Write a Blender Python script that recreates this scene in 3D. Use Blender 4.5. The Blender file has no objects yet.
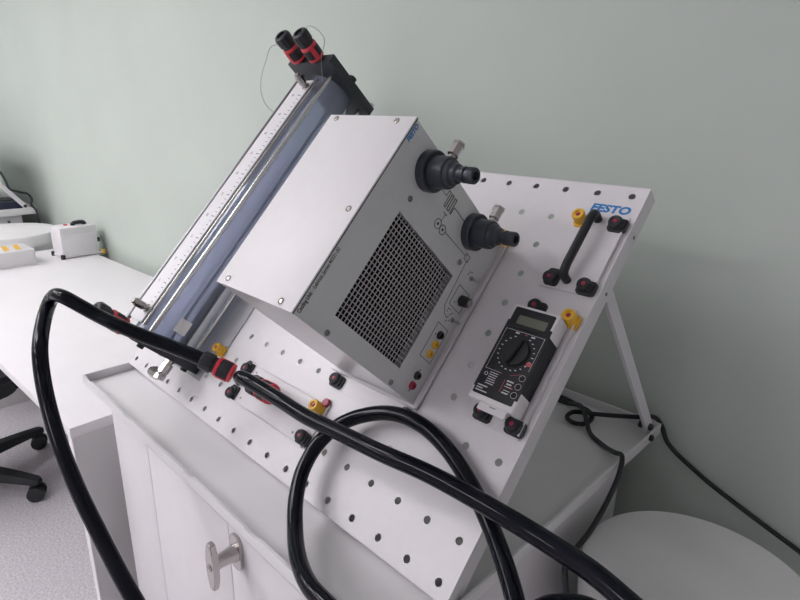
import bpy, bmesh, math, random
from mathutils import Vector, Matrix, Quaternion
random.seed(4)
SC = bpy.context.scene
COL = SC.collection
A = math.radians(47.0)          # slope of the work surface
ZO = 0.89                       # height of the panel's lowest hole row above the floor
P = 0.0508                      # hole pitch
CA, SA = math.cos(A), math.sin(A)
WALLROT = math.atan(0.038)

# ------------------------------------------------------------------ materials
def new_mat(name):
    m = bpy.data.materials.new(name); m.use_nodes = True
    return m, m.node_tree.nodes, m.node_tree.links
def pbr(name, col, rough=0.5, metal=0.0, noise=0.0, nscale=40.0, bump=0.0, bscale=300.0, spec=0.5, coat=0.0):
    m, N, L = new_mat(name)
    b = N['Principled BSDF']
    b.inputs['Base Color'].default_value = (*col, 1)
    b.inputs['Roughness'].default_value = rough
    b.inputs['Metallic'].default_value = metal
    b.inputs['Specular IOR Level'].default_value = spec
    b.inputs['Coat Weight'].default_value = coat
    if noise > 0 or bump > 0:
        tc = N.new('ShaderNodeTexCoord')
    if noise > 0:
        t = N.new('ShaderNodeTexNoise'); t.inputs['Scale'].default_value = nscale; t.inputs['Detail'].default_value = 5
        r = N.new('ShaderNodeValToRGB')
        r.color_ramp.elements[0].position = 0.3; r.color_ramp.elements[1].position = 0.7
        r.color_ramp.elements[0].color = (*[c * (1 - noise) for c in col], 1)
        r.color_ramp.elements[1].color = (*[min(1, c * (1 + noise)) for c in col], 1)
        L.new(tc.outputs['Object'], t.inputs['Vector']); L.new(t.outputs['Fac'], r.inputs['Fac'])
        L.new(r.outputs['Color'], b.inputs['Base Color'])
    if bump > 0:
        t2 = N.new('ShaderNodeTexNoise'); t2.inputs['Scale'].default_value = bscale
        bp = N.new('ShaderNodeBump'); bp.inputs['Strength'].default_value = bump; bp.inputs['Distance'].default_value = 0.002
        L.new(tc.outputs['Object'], t2.inputs['Vector']); L.new(t2.outputs['Fac'], bp.inputs['Height'])
        L.new(bp.outputs['Normal'], b.inputs['Normal'])
    return m
M = {}
M['wall'] = pbr('sage_wall_paint', (0.535, 0.592, 0.540), 0.75, noise=0.025, nscale=3.0, bump=0.08, bscale=250)
M['plain_wall'] = pbr('bright_wall_paint', (0.86, 0.85, 0.86), 0.8, noise=0.02, nscale=3)
M['front_wall'] = pbr('front_wall_paint', (0.50, 0.49, 0.50), 0.8)
M['ceiling'] = pbr('ceiling_paint', (0.82, 0.81, 0.82), 0.9, noise=0.02, nscale=5)
M['floor'] = pbr('speckled_vinyl', (0.60, 0.575, 0.60), 0.7, noise=0.22, nscale=140)
M['skirting'] = pbr('skirting_plastic', (0.55, 0.56, 0.56), 0.5)
M['panel'] = pbr('white_powder_coat', (0.735, 0.715, 0.735), 0.38, noise=0.015, nscale=60, bump=0.03, bscale=500)
M['cabinet'] = pbr('cabinet_paint', (0.735, 0.715, 0.735), 0.42, noise=0.015, nscale=20)
M['tray'] = pbr('tray_paint', (0.75, 0.74, 0.75), 0.42, noise=0.02, nscale=9)
M['cover'] = pbr('white_cover_paint', (0.80, 0.785, 0.795), 0.45, noise=0.012, nscale=50)
M['grey'] = pbr('grey_face_paint', (0.64, 0.65, 0.647), 0.45, noise=0.02, nscale=80)
M['alu'] = pbr('brushed_aluminium', (0.70, 0.70, 0.71), 0.32, 0.75, noise=0.03, nscale=30)
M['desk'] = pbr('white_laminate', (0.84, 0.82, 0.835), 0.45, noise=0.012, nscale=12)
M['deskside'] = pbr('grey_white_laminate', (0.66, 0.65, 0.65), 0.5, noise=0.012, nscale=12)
M['edge'] = pbr('white_edge_band', (0.82, 0.80, 0.81), 0.5)
M['black'] = pbr('black_plastic', (0.012, 0.013, 0.017), 0.42, bump=0.05, bscale=400)
M['blackmatte'] = pbr('matte_black_plastic', (0.018, 0.019, 0.023), 0.6, bump=0.08, bscale=500)
M['slate'] = pbr('dark_slate_plastic', (0.036, 0.043, 0.055), 0.36, bump=0.04, bscale=300)
M['blockblack'] = pbr('black_block', (0.022, 0.026, 0.034), 0.5, noise=0.1, nscale=40)
M['hose'] = pbr('glossy_black_hose', (0.005, 0.006, 0.010), 0.10, spec=0.18)
M['cord'] = pbr('black_cord_rubber', (0.010, 0.012, 0.016), 0.45)
M['red'] = pbr('red_plastic', (0.62, 0.035, 0.055), 0.4, noise=0.03, nscale=60)
M['pink'] = pbr('pink_red_button', (0.36, 0.018, 0.06), 0.35)
M['yellow'] = pbr('yellow_plastic', (0.80, 0.46, 0.035), 0.42, noise=0.03, nscale=60)
M['chrome'] = pbr('chrome', (0.54, 0.515, 0.50), 0.24, 1.0, noise=0.02, nscale=30)
M['nickel'] = pbr('nickel', (0.45, 0.43, 0.41), 0.25, 1.0, noise=0.04, nscale=80)
M['steel'] = pbr('steel_rod', (0.62, 0.61, 0.61), 0.22, 1.0)
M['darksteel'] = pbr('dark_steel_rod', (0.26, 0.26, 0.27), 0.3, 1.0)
M['blue'] = pbr('blue_print', (0.03, 0.21, 0.52), 0.5)
M['ink'] = pbr('black_print', (0.02, 0.02, 0.022), 0.6)
M['whiteink'] = pbr('white_print', (0.72, 0.72, 0.74), 0.6)
M['redink'] = pbr('red_print', (0.60, 0.10, 0.12), 0.6)
M['lcd'] = pbr('lcd_glass', (0.17, 0.18, 0.14), 0.25, noise=0.03, nscale=60)
M['backplate'] = pbr('satin_grey_metal', (0.42, 0.42, 0.43), 0.5, 0.2, noise=0.03, nscale=20)
M['scale'] = pbr('white_scale_plate', (0.78, 0.77, 0.79), 0.4)
M['sticker'] = pbr('pale_sticker', (0.88, 0.88, 0.88), 0.5)
M['inside'] = pbr('dark_interior', (0.010, 0.010, 0.012), 0.7)
M['wire'] = pbr('grill_wire', (0.62, 0.62, 0.63), 0.4)
M['drum'] = pbr('white_drum_plastic', (0.76, 0.755, 0.755), 0.5, noise=0.015, nscale=25)
M['farblue'] = pbr('dark_blue_plastic', (0.02, 0.026, 0.055), 0.4)
M['strip'] = pbr('thin_wire_steel', (0.33, 0.35, 0.33), 0.4, 0.6)

def tube_glass():
    m, N, L = new_mat('blue_tinted_acrylic')
    N.remove(N['Principled BSDF'])
    out = N['Material Output']
    tr = N.new('ShaderNodeBsdfTransparent'); tr.inputs['Color'].default_value = (0.66, 0.705, 0.83, 1)
    gl = N.new('ShaderNodeBsdfGlossy'); gl.inputs['Roughness'].default_value = 0.06; gl.inputs['Color'].default_value = (0.9, 0.93, 1, 1)
    df = N.new('ShaderNodeBsdfDiffuse'); df.inputs['Color'].default_value = (0.50, 0.55, 0.68, 1)
    fr = N.new('ShaderNodeFresnel'); fr.inputs['IOR'].default_value = 1.5
    m1 = N.new('ShaderNodeMixShader'); m1.inputs['Fac'].default_value = 0.36
    m2 = N.new('ShaderNodeMixShader')
    L.new(tr.outputs[0], m1.inputs[1]); L.new(df.outputs[0], m1.inputs[2])
    L.new(fr.outputs[0], m2.inputs['Fac']); L.new(m1.outputs[0], m2.inputs[1]); L.new(gl.outputs[0], m2.inputs[2])
    L.new(m2.outputs[0], out.inputs['Surface'])
    return m
M['acrylic'] = tube_glass()
def emis(name, col, s):
    m, N, L = new_mat(name)
    b = N['Principled BSDF']
    b.inputs['Base Color'].default_value = (*col, 1)
    b.inputs['Emission Color'].default_value = (*col, 1); b.inputs['Emission Strength'].default_value = s
    return m
M['led'] = emis('led_panel_diffuser', (1.0, 0.968, 1.0), 13.9)

# ------------------------------------------------------------------ object helpers
OFF = {}
def obj(name, bm, mat, parent=None, smooth=35, label=None):
    me = bpy.data.meshes.new(name)
    off = OFF.get(parent.name) if parent else None
    if off is not None:
        bmesh.ops.translate(bm, verts=bm.verts, vec=-off)
    bmesh.ops.recalc_face_normals(bm, faces=bm.faces)
    bm.to_mesh(me); bm.free()
    for mt in (mat if isinstance(mat, (list, tuple)) else [mat]):
        me.materials.append(M[mt])
    if smooth:
        me.polygons.foreach_set('use_smooth', [True] * len(me.polygons))
        me.set_sharp_from_angle(angle=math.radians(smooth))
    o = bpy.data.objects.new(name, me); COL.objects.link(o)
    if parent:
        o.parent = parent
        if off is not None: OFF[o.name] = off
    if label: o['label'] = label
    return o
def tag(o, label, cat, group=None, kind=None):
    o['label'] = label; o['category'] = cat
    if group: o['group'] = group
    if kind: o['kind'] = kind
    return o
def thing(name, label, cat, loc=(0, 0, 0), rot=(0, 0, 0), group=None):
    o = bpy.data.objects.new(name, None); COL.objects.link(o)
    o.empty_display_size = 0.05
    o.location = loc; o.rotation_euler = rot
    tag(o, label, cat, group)
    return o
def W(u, v, n):                          # panel coordinates -> room
    return Vector((u, v * CA - n * SA, v * SA + n * CA + ZO))
def panel_thing(name, label, cat, u, v, group=None):
    o = thing(name, label, cat, W(u, v, 0), (A, 0, 0), group)
    OFF[o.name] = Vector((u, v, 0))
    return o
def world_thing(name, label, cat, x, y, z, group=None):
    o = thing(name, label, cat, (x, y, z + ZO), (0, 0, 0), group)
    OFF[o.name] = Vector((x, y, z))      # children are written in room coordinates (z from the lowest hole row)
    return o
def struct(name, bm, mat):
    o = obj(name, bm, mat); o['kind'] = 'structure'; return o

# ------------------------------------------------------------------ shape helpers
def B(): return bmesh.new()
def add_box(bm, x0, x1, y0, y1, z0, z1, bev=0.0, seg=2, mat=0):
    vs = [bm.verts.new((x, y, z)) for x in (x0, x1) for y in (y0, y1) for z in (z0, z1)]
    f = [(0, 1, 3, 2), (4, 6, 7, 5), (0, 4, 5, 1), (2, 3, 7, 6), (0, 2, 6, 4), (1, 5, 7, 3)]
    fs = [bm.faces.new([vs[i] for i in q]) for q in f]
    for q in fs: q.material_index = mat
    if bev > 0:
        es = list({e for q in fs for e in q.edges})
        r = bmesh.ops.bevel(bm, geom=es, offset=bev, segments=seg, profile=0.5, affect='EDGES')
        for q in r['faces']: q.material_index = mat
    return fs
def basis(axis):
    a = Vector(axis).normalized()
    t = Vector((0, 0, 1)) if abs(a.z) < 0.9 else Vector((1, 0, 0))
    x = a.cross(t).normalized(); y = a.cross(x).normalized()
    return a, x, y
def add_lathe(bm, p0, axis, prof, seg=28, mats=None, cap=True, phase=0.0, ref=None):
    a, x, y = basis(axis)
    if ref is not None:
        x = (Vector(ref) - a * Vector(ref).dot(a)).normalized(); y = a.cross(x)
    p0 = Vector(p0); rings = []
    for t, r in prof:
        rings.append([bm.verts.new(p0 + a * t + (x * math.cos(phase + 2 * math.pi * k / seg) + y * math.sin(phase + 2 * math.pi * k / seg)) * r) for k in range(seg)])
    for i in range(len(rings) - 1):
        for k in range(seg):
            q = bm.faces.new([rings[i][k], rings[i][(k + 1) % seg], rings[i + 1][(k + 1) % seg], rings[i + 1][k]])
            if mats: q.material_index = mats[i]
    if cap:
        for rg, mi in ((rings[0], 0), (rings[-1], -1)):
            q = bm.faces.new(rg)
            if mats: q.material_index = mats[mi]
def add_cyl(bm, p0, p1, r, r1=None, seg=24):
    p0, p1 = Vector(p0), Vector(p1)
    add_lathe(bm, p0, p1 - p0, [(0, r), ((p1 - p0).length, r if r1 is None else r1)], seg)
def catmull(pts, n=10):
    P_ = [Vector(p) for p in pts]; P_ = [2 * P_[0] - P_[1]] + P_ + [2 * P_[-1] - P_[-2]]
    out = []
    for i in range(1, len(P_) - 2):
        p0, p1, p2, p3 = P_[i - 1:i + 3]
        # centripetal-like tangents keep the curve smooth with uneven spacing
        d0 = max((p1 - p0).length, 1e-6) ** .5; d1 = max((p2 - p1).length, 1e-6) ** .5; d2 = max((p3 - p2).length, 1e-6) ** .5
        m1 = (p1 - p0) / d0 - (p2 - p0) / (d0 + d1) + (p2 - p1) / d1
        m2 = (p2 - p1) / d1 - (p3 - p1) / (d1 + d2) + (p3 - p2) / d2
        m1 *= d1; m2 *= d1
        for k in range(n):
            t = k / n; t2 = t * t; t3 = t2 * t
            out.append(p1 * (2 * t3 - 3 * t2 + 1) + m1 * (t3 - 2 * t2 + t) + p2 * (-2 * t3 + 3 * t2) + m2 * (t3 - t2))
    out.append(P_[-2]); return out
def add_tube(bm, pts, r, seg=16, cap=True):
    pts = [Vector(p) for p in pts]
    tg = [(pts[min(i + 1, len(pts) - 1)] - pts[max(i - 1, 0)]).normalized() for i in range(len(pts))]
    _, x, y = basis(tg[0]); rings = []
    for i, p in enumerate(pts):
        x = (x - tg[i] * x.dot(tg[i])).normalized(); y = tg[i].cross(x)
        rings.append([bm.verts.new(p + (x * math.cos(2 * math.pi * k / seg) + y * math.sin(2 * math.pi * k / seg)) * r) for k in range(seg)])
    for i in range(len(rings) - 1):
        for k in range(seg):
            bm.faces.new([rings[i][k], rings[i][(k + 1) % seg], rings[i + 1][(k + 1) % seg], rings[i + 1][k]])
    if cap: bm.faces.new(rings[0]); bm.faces.new(rings[-1])
def add_prism(bm, poly, o, ex, ey, ez, depth, mat=0):
    """polygon (2-D) in the plane o + a*ex + b*ey, thickened by depth along ez"""
    o, ex, ey, ez = Vector(o), Vector(ex), Vector(ey), Vector(ez)
    lo = [bm.verts.new(o + ex * a + ey * b) for a, b in poly]
    hi = [bm.verts.new(o + ex * a + ey * b + ez * depth) for a, b in poly]
    fs = [bm.faces.new(lo), bm.faces.new(hi)]
    n = len(poly)
    for i in range(n): fs.append(bm.faces.new([lo[i], lo[(i + 1) % n], hi[(i + 1) % n], hi[i]]))
    for q in fs: q.material_index = mat
def rrect(w, h, r, n=4, cx=0, cy=0):
    out = []
    for sx, sy, a0 in ((1, 1, 0), (-1, 1, 90), (-1, -1, 180), (1, -1, 270)):
        for k in range(n + 1):
            a = math.radians(a0 + 90 * k / n)
            out.append((cx + sx * (w / 2 - r) + r * math.cos(a), cy + sy * (h / 2 - r) + r * math.sin(a)))
    return out
def add_bar2d(bm, a, b, w, o, ex, ey, ez, depth):
    ax, ay = a; bx, by = b; d = math.hypot(bx - ax, by - ay); nx, ny = -(by - ay) / d * w / 2, (bx - ax) / d * w / 2
    add_prism(bm, [(ax + nx, ay + ny), (ax - nx, ay - ny), (bx - nx, by - ny), (bx + nx, by + ny)], o, ex, ey, ez, depth)
def add_ring2d(bm, c, r, w, o, ex, ey, ez, depth, seg=24):
    o, ex, ey, ez = Vector(o), Vector(ex), Vector(ey), Vector(ez)
    R = []
    for rr in (r - w / 2, r + w / 2):
        for dz in (0, depth):
            R.append([bm.verts.new(o + ex * (c[0] + rr * math.cos(2 * math.pi * k / seg)) + ey * (c[1] + rr * math.sin(2 * math.pi * k / seg)) + ez * dz) for k in range(seg)])
    for i, j in ((0, 1), (1, 3), (3, 2), (2, 0)):
        for k in range(seg): bm.faces.new([R[i][k], R[i][(k + 1) % seg], R[j][(k + 1) % seg], R[j][k]])
def text_bm(bm, s, size, o, ex, ey, width=None, bold=0.0, shear=0.0, xs=1.0):
    """raised lettering; o = left end of baseline, ex along the line, ey up the letters"""
    cu = bpy.data.curves.new('lettering', 'FONT'); cu.body = s; cu.size = 1.0; cu.extrude = 0.0; cu.offset = bold; cu.shear = shear
    cu.resolution_u = 3
    ob = bpy.data.objects.new('lettering', cu); COL.objects.link(ob)
    dg = bpy.context.evaluated_depsgraph_get()
    me = bpy.data.meshes.new_from_object(ob.evaluated_get(dg))
    bpy.data.objects.remove(ob)
    xsv = [v.co.x for v in me.vertices]; x0, x1 = min(xsv), max(xsv)
    ymax = max(v.co.y for v in me.vertices); ymin = min(0.0, 0.0)
    sy = size / ymax
    sx = (width / (x1 - x0)) if width else sy * xs
    o, ex, ey = Vector(o), Vector(ex), Vector(ey); ez = ex.cross(ey)
    vs = [bm.verts.new(o + ex * ((v.co.x - x0) * sx) + ey * (v.co.y * sy) + ez * 0.0003) for v in me.vertices]
    for p in me.polygons:
        try: bm.faces.new([vs[i] for i in p.vertices])
        except ValueError: pass
    bpy.data.meshes.remove(me); bpy.data.curves.remove(cu)
U, V, NN = Vector((1, 0, 0)), Vector((0, 1, 0)), Vector((0, 0, 1))

# ------------------------------------------------------------------ the room
def wy(x): return 0.622 + 0.038 * x       # back wall line
X0, X1, Y0, ZC = -5.6, 2.2, -3.8, 1.86
bm = B(); add_box(bm, X0 - .1, X1 + .1, Y0 - .1, 0.9, -.10, 0); struct('floor', bm, 'floor')
bm = B(); add_box(bm, X0 - .1, X1 + .1, Y0 - .1, 0.9, ZC + ZO, ZC + ZO + .1); struct('ceiling', bm, 'ceiling')
bm = B(); add_prism(bm, [(X0 - .1, wy(X0 - .1)), (X1 + .1, wy(X1 + .1)), (X1 + .1, wy(X1 + .1) + .12), (X0 - .1, wy(X0 - .1) + .12)], (0, 0, 0), U, V, NN, ZC + ZO); struct('wall_back', bm, 'wall')
bm = B(); add_box(bm, X0 - .1, X0, Y0, wy(X0), 0, ZC + ZO); struct('wall_left', bm, 'wall')
bm = B(); add_box(bm, X1, X1 + .1, Y0, wy(X1), 0, ZC + ZO); struct('wall_right', bm, 'plain_wall')
bm = B(); add_box(bm, X0, X1, Y0 - .1, Y0, 0, ZC + ZO); struct('wall_front', bm, 'front_wall')
bm = B(); add_prism(bm, [(X0, wy(X0)), (X1, wy(X1)), (X1, wy(X1) - .012), (X0, wy(X0) - .012)], (0, 0, 0), U, V, NN, .08); struct('baseboard_back', bm, 'skirting')

# ceiling lamps
def ceiling_lamp(x, y, label, sx=.6, sy=.6):
    t = thing('ceiling_light', label, 'ceiling light', (x, y, ZC + ZO), group='led panels in the ceiling')
    bm = B()
    for q in ((-sx/2, sx/2, -sy/2, -sy/2+.02), (-sx/2, sx/2, sy/2-.02, sy/2), (-sx/2, -sx/2+.02, -sy/2+.02, sy/2-.02), (sx/2-.02, sx/2, -sy/2+.02, sy/2-.02)):
        add_box(bm, *q, -.02, 0)
    obj('frame', bm, 'cover', t)
    bm = B(); add_box(bm, -sx/2+.02, sx/2-.02, -sy/2+.02, sy/2-.02, -.015, 0); obj('diffuser', bm, 'led', t)
LAMPS = [(x, y) for y in (-1.35, -2.25) for x in (-2.3, -3.4, -4.5)] + [(-2.3, -3.2), (-1.45, -0.95), (-1.2, -2.3), (-0.2, -3.2)]  # last panel, front right, is added to brighten the drum and right side
for x, y in LAMPS: ceiling_lamp(x, y, 'square white led panel set into the ceiling out of view')

# ------------------------------------------------------------------ storage cabinet with tray top
cab = world_thing('storage_cabinet', 'white metal storage cabinet with tray top carrying the tilted perforated panel', 'cabinet', -.43, .22, -ZO)
bm = B(); add_box(bm, -.855, 0, -.062, .50, -ZO + .04, -.0346, .002); add_box(bm, -.84, -.015, -.04, .48, -ZO, -ZO + .04)
obj('body', bm, 'cabinet', cab)
for x0, x1 in ((-.674, -.372), (-.370, -.045)):
    bm = B(); add_box(bm, x0, x1, -.0675, -.0615, -ZO + .06, -.100, .0012)
    obj('door', bm, 'cabinet', cab)
bm = B(); add_box(bm, -.855, -.676, -.0675, -.0615, -ZO + .06, -.036, .0012); obj('side_panel', bm, 'cabinet', cab)
bm = B(); add_box(bm, -.674, -.045, -.0675, -.0615, -.098, -.036, .0012); obj('top_rail', bm, 'cabinet', cab)
bm = B()
add_box(bm, -.889, .029, -.103, .583, -.0345, -.0320, .0008)
RT = -.014
def rim_box(*a): add_box(bm, *a, .0008)
# front rim with small dips
xs = -.885
prof = [(-.889, -.0320), (.029, -.0320), (.029, RT)]
for xc, w in ((-.10, .022), (-.235, .026), (-.415, .02), (-.655, .022), (-.858, .016)):
    prof += [(xc + w / 2 + .006, RT), (xc + w / 2, RT - .0035), (xc - w / 2, RT - .0035), (xc - w / 2 - .006, RT)]
prof += [(-.889, RT)]
add_prism(bm, prof, (0, -.103, 0), U, NN, V, .004)
rim_box(-.889, -.8855, -.099, .583, -.0320, RT)
rim_box(.025, .029, -.099, .583, -.0320, RT)
rim_box(-.8855, .025, .579, .583, -.0320, RT)
obj('tray', bm, 'tray', cab)
# chrome T handle on the doors
hd = None
bm = B()
add_prism(bm, rrect(.031, .062, .013, 5), (-.343, -.0675, -.1335), U, NN, -V, .006)
hd = obj('handle', bm, 'chrome', cab, label='chrome T shaped turning handle')
bm = B()
add_lathe(bm, (-.343, -.0735, -.1335), (0, -1, 0), [(0, .0140), (.006, .0130), (.014, .0115), (.026, .0105), (.034, .0115), (.038, .012)], 20)
obj('handle_stem', bm, 'chrome', hd)
bm = B()
gx, gz, gy = -.3380, -.1310, -.1075
pr = [(-.0065, -.046), (.0065, -.046), (.010, -.028), (.0125, -.012), (.0125, .012), (.010, .028), (.0065, .046), (-.0065, .046), (-.010, .028), (-.0125, .012), (-.0125, -.012), (-.010, -.028)]
pr = [(a_ * .9, b_ * .9) for a_, b_ in pr]
add_prism(bm, pr, (gx, gy, gz), U, NN, -V, .010)
bmesh.ops.bevel(bm, geom=list(bm.edges), offset=.0018, segments=2, affect='EDGES')
obj('handle_grip', bm, 'chrome', hd)
bm = B(); add_lathe(bm, (gx, gy - .010, gz), (0, -1, 0), [(0, .006), (.0012, .006), (.0012, .0045), (.0006, .004)], 20); obj('keyhole', bm, 'nickel', hd)

# ------------------------------------------------------------------ perforated work surface
wp = panel_thing('perforated_work_surface', 'tilted white perforated metal panel standing in the cabinet tray', 'panel', -.43, -.017)
UL, UR, VB, VT = -.884, .020, -.017, .5745
NC, NR = 18, 12
bm = B(); HS = 20; HR = .0050
def cellx(c): return -c * P
ux = [UR] + [-(c + .5) * P for c in range(NC - 1)] + [UL]
vx = [VB] + [(r + .5) * P for r in range(NR - 1)] + [VT]
cache = {}
def gv(x, y, z):
    k = (round(x, 6), round(y, 6), round(z, 6))
    if k not in cache: cache[k] = bm.verts.new((x, y, z))
    return cache[k]
TH = .0016
for z in (0.0, -TH):
    for c in range(NC):
        for r in range(NR):
            x1, x0 = ux[c], ux[c + 1]; y0, y1 = vx[r], vx[r + 1]; cx, cy = -c * P, r * P
            cor = [gv(x1, y1, z), gv(x0, y1, z), gv(x0, y0, z), gv(x1, y0, z)]
            ring = [gv(cx + HR * math.cos(2 * math.pi * (k + .5) / HS), cy + HR * math.sin(2 * math.pi * (k + .5) / HS), z) for k in range(HS)]
            q = HS // 4
            for s in range(4):
                ids = [ring[(s * q + k) % HS] for k in range(q)]
                nxt = ring[((s + 1) * q) % HS]
                bm.faces.new([cor[s]] + [cor[(s + 1) % 4]] + [nxt] + ids[::-1])
for c in range(NC):
    for r in range(NR):
        cx, cy = -c * P, r * P
        rg = [[gv(cx + HR * math.cos(2 * math.pi * (k + .5) / HS), cy + HR * math.sin(2 * math.pi * (k + .5) / HS), z) for k in range(HS)] for z in (0.0, -TH)]
        for k in range(HS): bm.faces.new([rg[0][k], rg[0][(k + 1) % HS], rg[1][(k + 1) % HS], rg[1][k]])
sheet = obj('perforated_sheet', bm, 'panel', wp, smooth=30)
D = -.0275
bm = B()
add_box(bm, UR - .0016, UR + .0006, VB - .0006, VT + .0006, D, .0003, .0005, 1)
add_box(bm, UL - .0006, UL + .0016, VB - .0006, VT + .0006, D, .0003, .0005, 1)
add_box(bm, UL, UR, VT - .0012, VT + .0006, D, .0003, .0005, 1)
add_box(bm, UL, UR, VB - .0006, VB + .0012, D, .0003, .0005, 1)
add_box(bm, UR - .018, UR, VB, VT, D, D + .0016); add_box(bm, UL, UL + .018, VB, VT, D, D + .0016)
add_box(bm, UL + .018, UR - .018, VT - .018, VT, D, D + .0016); add_box(bm, UL + .018, UR - .018, VB, VB + .018, D, D + .0016)
obj('folded_edge', bm, 'panel', wp)
for v in (.5049, .4128):
    bm = B(); add_lathe(bm, (UR + .0006, v, -.017), U, [(0, .0026), (.0008, .0026), (.0012, .0016), (.0004, .0014)], 14); obj('rivet', bm, 'darksteel', wp)
bm = B(); text_bm(bm, 'FESTO', .0128, (-.0490, .5280, .0002), U, V, width=.0575, bold=.045, shear=.12)
obj('lettering', bm, 'blue', wp, smooth=0, label='blue printed company lettering')
# strut behind the panel (room coordinates turned into panel coordinates)
def toP(x, y, z): return Vector((x, y * CA + z * SA, -y * SA + z * CA))
def strut(x):
    p0 = toP(x, .556, -.0195); p1 = toP(x - .009, .318, .290); d = (p1 - p0).normalized(); s = d.cross(U).normalized()
    bm = B(); hw = .0105
    for (n0, n1, m0, m1) in ((-hw, hw, -.0045, .0012),):
        vs = [bm.verts.new(p + s * a + U * b) for p in (p0, p1) for a in (n0, n1) for b in (m0, m1)]
        for q in ((0, 1, 3, 2), (4, 6, 7, 5), (0, 4, 5, 1), (2, 3, 7, 6), (0, 2, 6, 4), (1, 5, 7, 3)): bm.faces.new([vs[i] for i in q])
    st = obj('support_strut', bm, 'panel', wp, smooth=0)
    bm = B(); add_lathe(bm, toP(x + .0012, .545, -.008), U, [(0, .0062), (.004, .0062), (.006, .004)], 16); add_lathe(bm, toP(x - .010, .545, -.008), -U, [(0, .0075), (.006, .0075)], 6)
    add_lathe(bm, toP(.0292, .533, -.0215), U, [(0, .0058), (.004, .0058), (.006, .004)], 16)
    obj('bolt', bm, 'blackmatte', st)
strut(.0195)

# ------------------------------------------------------------------ latches shared by all modules
def latch(parent, u, v, colour='black', z=.002, rot=0.0):
    """locking post: square foot, tapered body, red button in its head"""
    bm = B()
    c, s = math.cos(rot), math.sin(rot); ex, ey = Vector((c, s, 0)), Vector((-s, c, 0))
    o = Vector((u, v, z))
    if colour == 'black':
        add_prism(bm, rrect(.026, .021, .005, 3), o + ex * .003 - ey * .002, ex, ey, NN, .0045)
        add_prism(bm, rrect(.021, .016, .004, 3), o + ex * .002 - ey * .001 + NN * .0045, ex, ey, NN, .003)
        add_lathe(bm, o + NN * .003, NN, [(0, .0102), (.006, .0098), (.0085, .0088), (.0092, .0070), (.0082, .0045)], 20)
    else:
        add_prism(bm, rrect(.020, .020, .005, 3), o + ex * .002 - ey * .002, ex, ey, NN, .004)
        add_lathe(bm, o + NN * .003, NN, [(0, .0102), (.004, .0090), (.008, .0082), (.0085, .0092), (.0140, .0092), (.0152, .0082), (.0152, .0050), (.0135, .0046)], 20)
    L_ = obj('latch', bm, 'blackmatte' if colour == 'black' else 'yellow', parent, label=('black' if colour == 'black' else 'yellow') + ' locking latch with red button')
    bm = B()
    zt = .0105 if colour == 'black' else .0160
    add_lathe(bm, o + NN * (zt - .002), NN, [(0, .0036), (.0024, .0034), (.0034, .0020)], 14)
    obj('release_button', bm, 'pink', L_)
    return L_

# ------------------------------------------------------------------ cooling unit
cu = panel_thing('cooling_unit', 'grey and white box with fan grille, two black hose fittings and switches on the panel', 'laboratory instrument', -.2335, .308)
FU = -.153
bm = B()
# grey housing: face with a square opening, sides and back
x0, x1, y0, y1, z0, z1 = -.312, FU, .1695, .4425, .003, .2675
gy0, gy1, gz0, gz1 = .1972, .3468, .0668, .2142
add_box(bm, x1 - .002, x1, y0, gy0, z0, z1); add_box(bm, x1 - .002, x1, gy1, y1, z0, z1)
add_box(bm, x1 - .002, x1, gy0, gy1, z0, gz0); add_box(bm, x1 - .002, x1, gy0, gy1, gz1, z1)
obj('front_plate', bm, 'grey', cu, smooth=0, label='grey front plate')
bm = B()
add_box(bm, x0, x1 - .002, y0, y0 + .002, z0, z1); add_box(bm, x0, x1 - .002, y1 - .002, y1, z0, z1)
add_box(bm, x0, x0 + .002, y0 + .002, y1 - .002, z0, z1)
obj('housing', bm, 'alu', cu, smooth=0, label='metal side walls')
bm = B(); add_box(bm, x1 - .020, x1 - .016, gy0 - .004, gy1 + .004, gz0 - .004, gz1 + .004); obj('fan_shroud', bm, 'inside', cu)
# white top cover
bm = B(); add_box(bm, -.3135, FU + .0006, .1692, .4440, .2675, .2700, .0008, 2); obj('top_cover', bm, 'cover', cu, label='white top cover')
bm = B(); add_box(bm, FU, FU + .0004, .1692, .4440, .2662, .2675); obj('cover_seam_shade', bm, 'inside', cu, smooth=0, label='dark strip for the shaded seam under the cover edge')  # dark strip stands in for the seam and the cover's overhang shadow
for a, b in ((-.2953, .4368), (-.1803, .4358), (-.166, .3052), (-.293, .1782), (-.1777, .1765)):
    bm = B(); add_lathe(bm, (a, b, .2700), NN, [(0, .0042), (.0012, .0040), (.0018, .0030), (.0010, .0022)], 18); obj('screw', bm, 'nickel', cu)
for b, n in ((.3684, .2105), (.1755, .2105), (.1755, .069), (.3681, .069)):
    bm = B(); add_lathe(bm, (FU, b, n), U, [(0, .0040), (.0012, .0038), (.0018, .0028), (.0008, .0020)], 18); obj('screw', bm, 'darksteel', cu)
# fan grille: wire mesh over a dark opening with a finned coil behind
bm = B(); NG = 23
for k in range(NG + 1):
    y = gy0 + (gy1 - gy0) * k / NG; add_box(bm, x1 - .0022, x1 - .0008, y - .00036, y + .00036, gz0, gz1)
    z = gz0 + (gz1 - gz0) * k / NG; add_box(bm, x1 - .0020, x1 - .0006, gy0, gy1, z - .00036, z + .00036)
obj('fan_grille', bm, 'wire', cu, smooth=0, label='square wire mesh grille')
bm = B()
for k in range(30):
    z = gz0 + (gz1 - gz0) * (k + .5) / 30
    add_box(bm, x1 - .016, x1 - .011, gy0, gy1, z - .0004, z + .0004)
obj('cooling_fins', bm, 'inside', cu, smooth=0)
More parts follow.
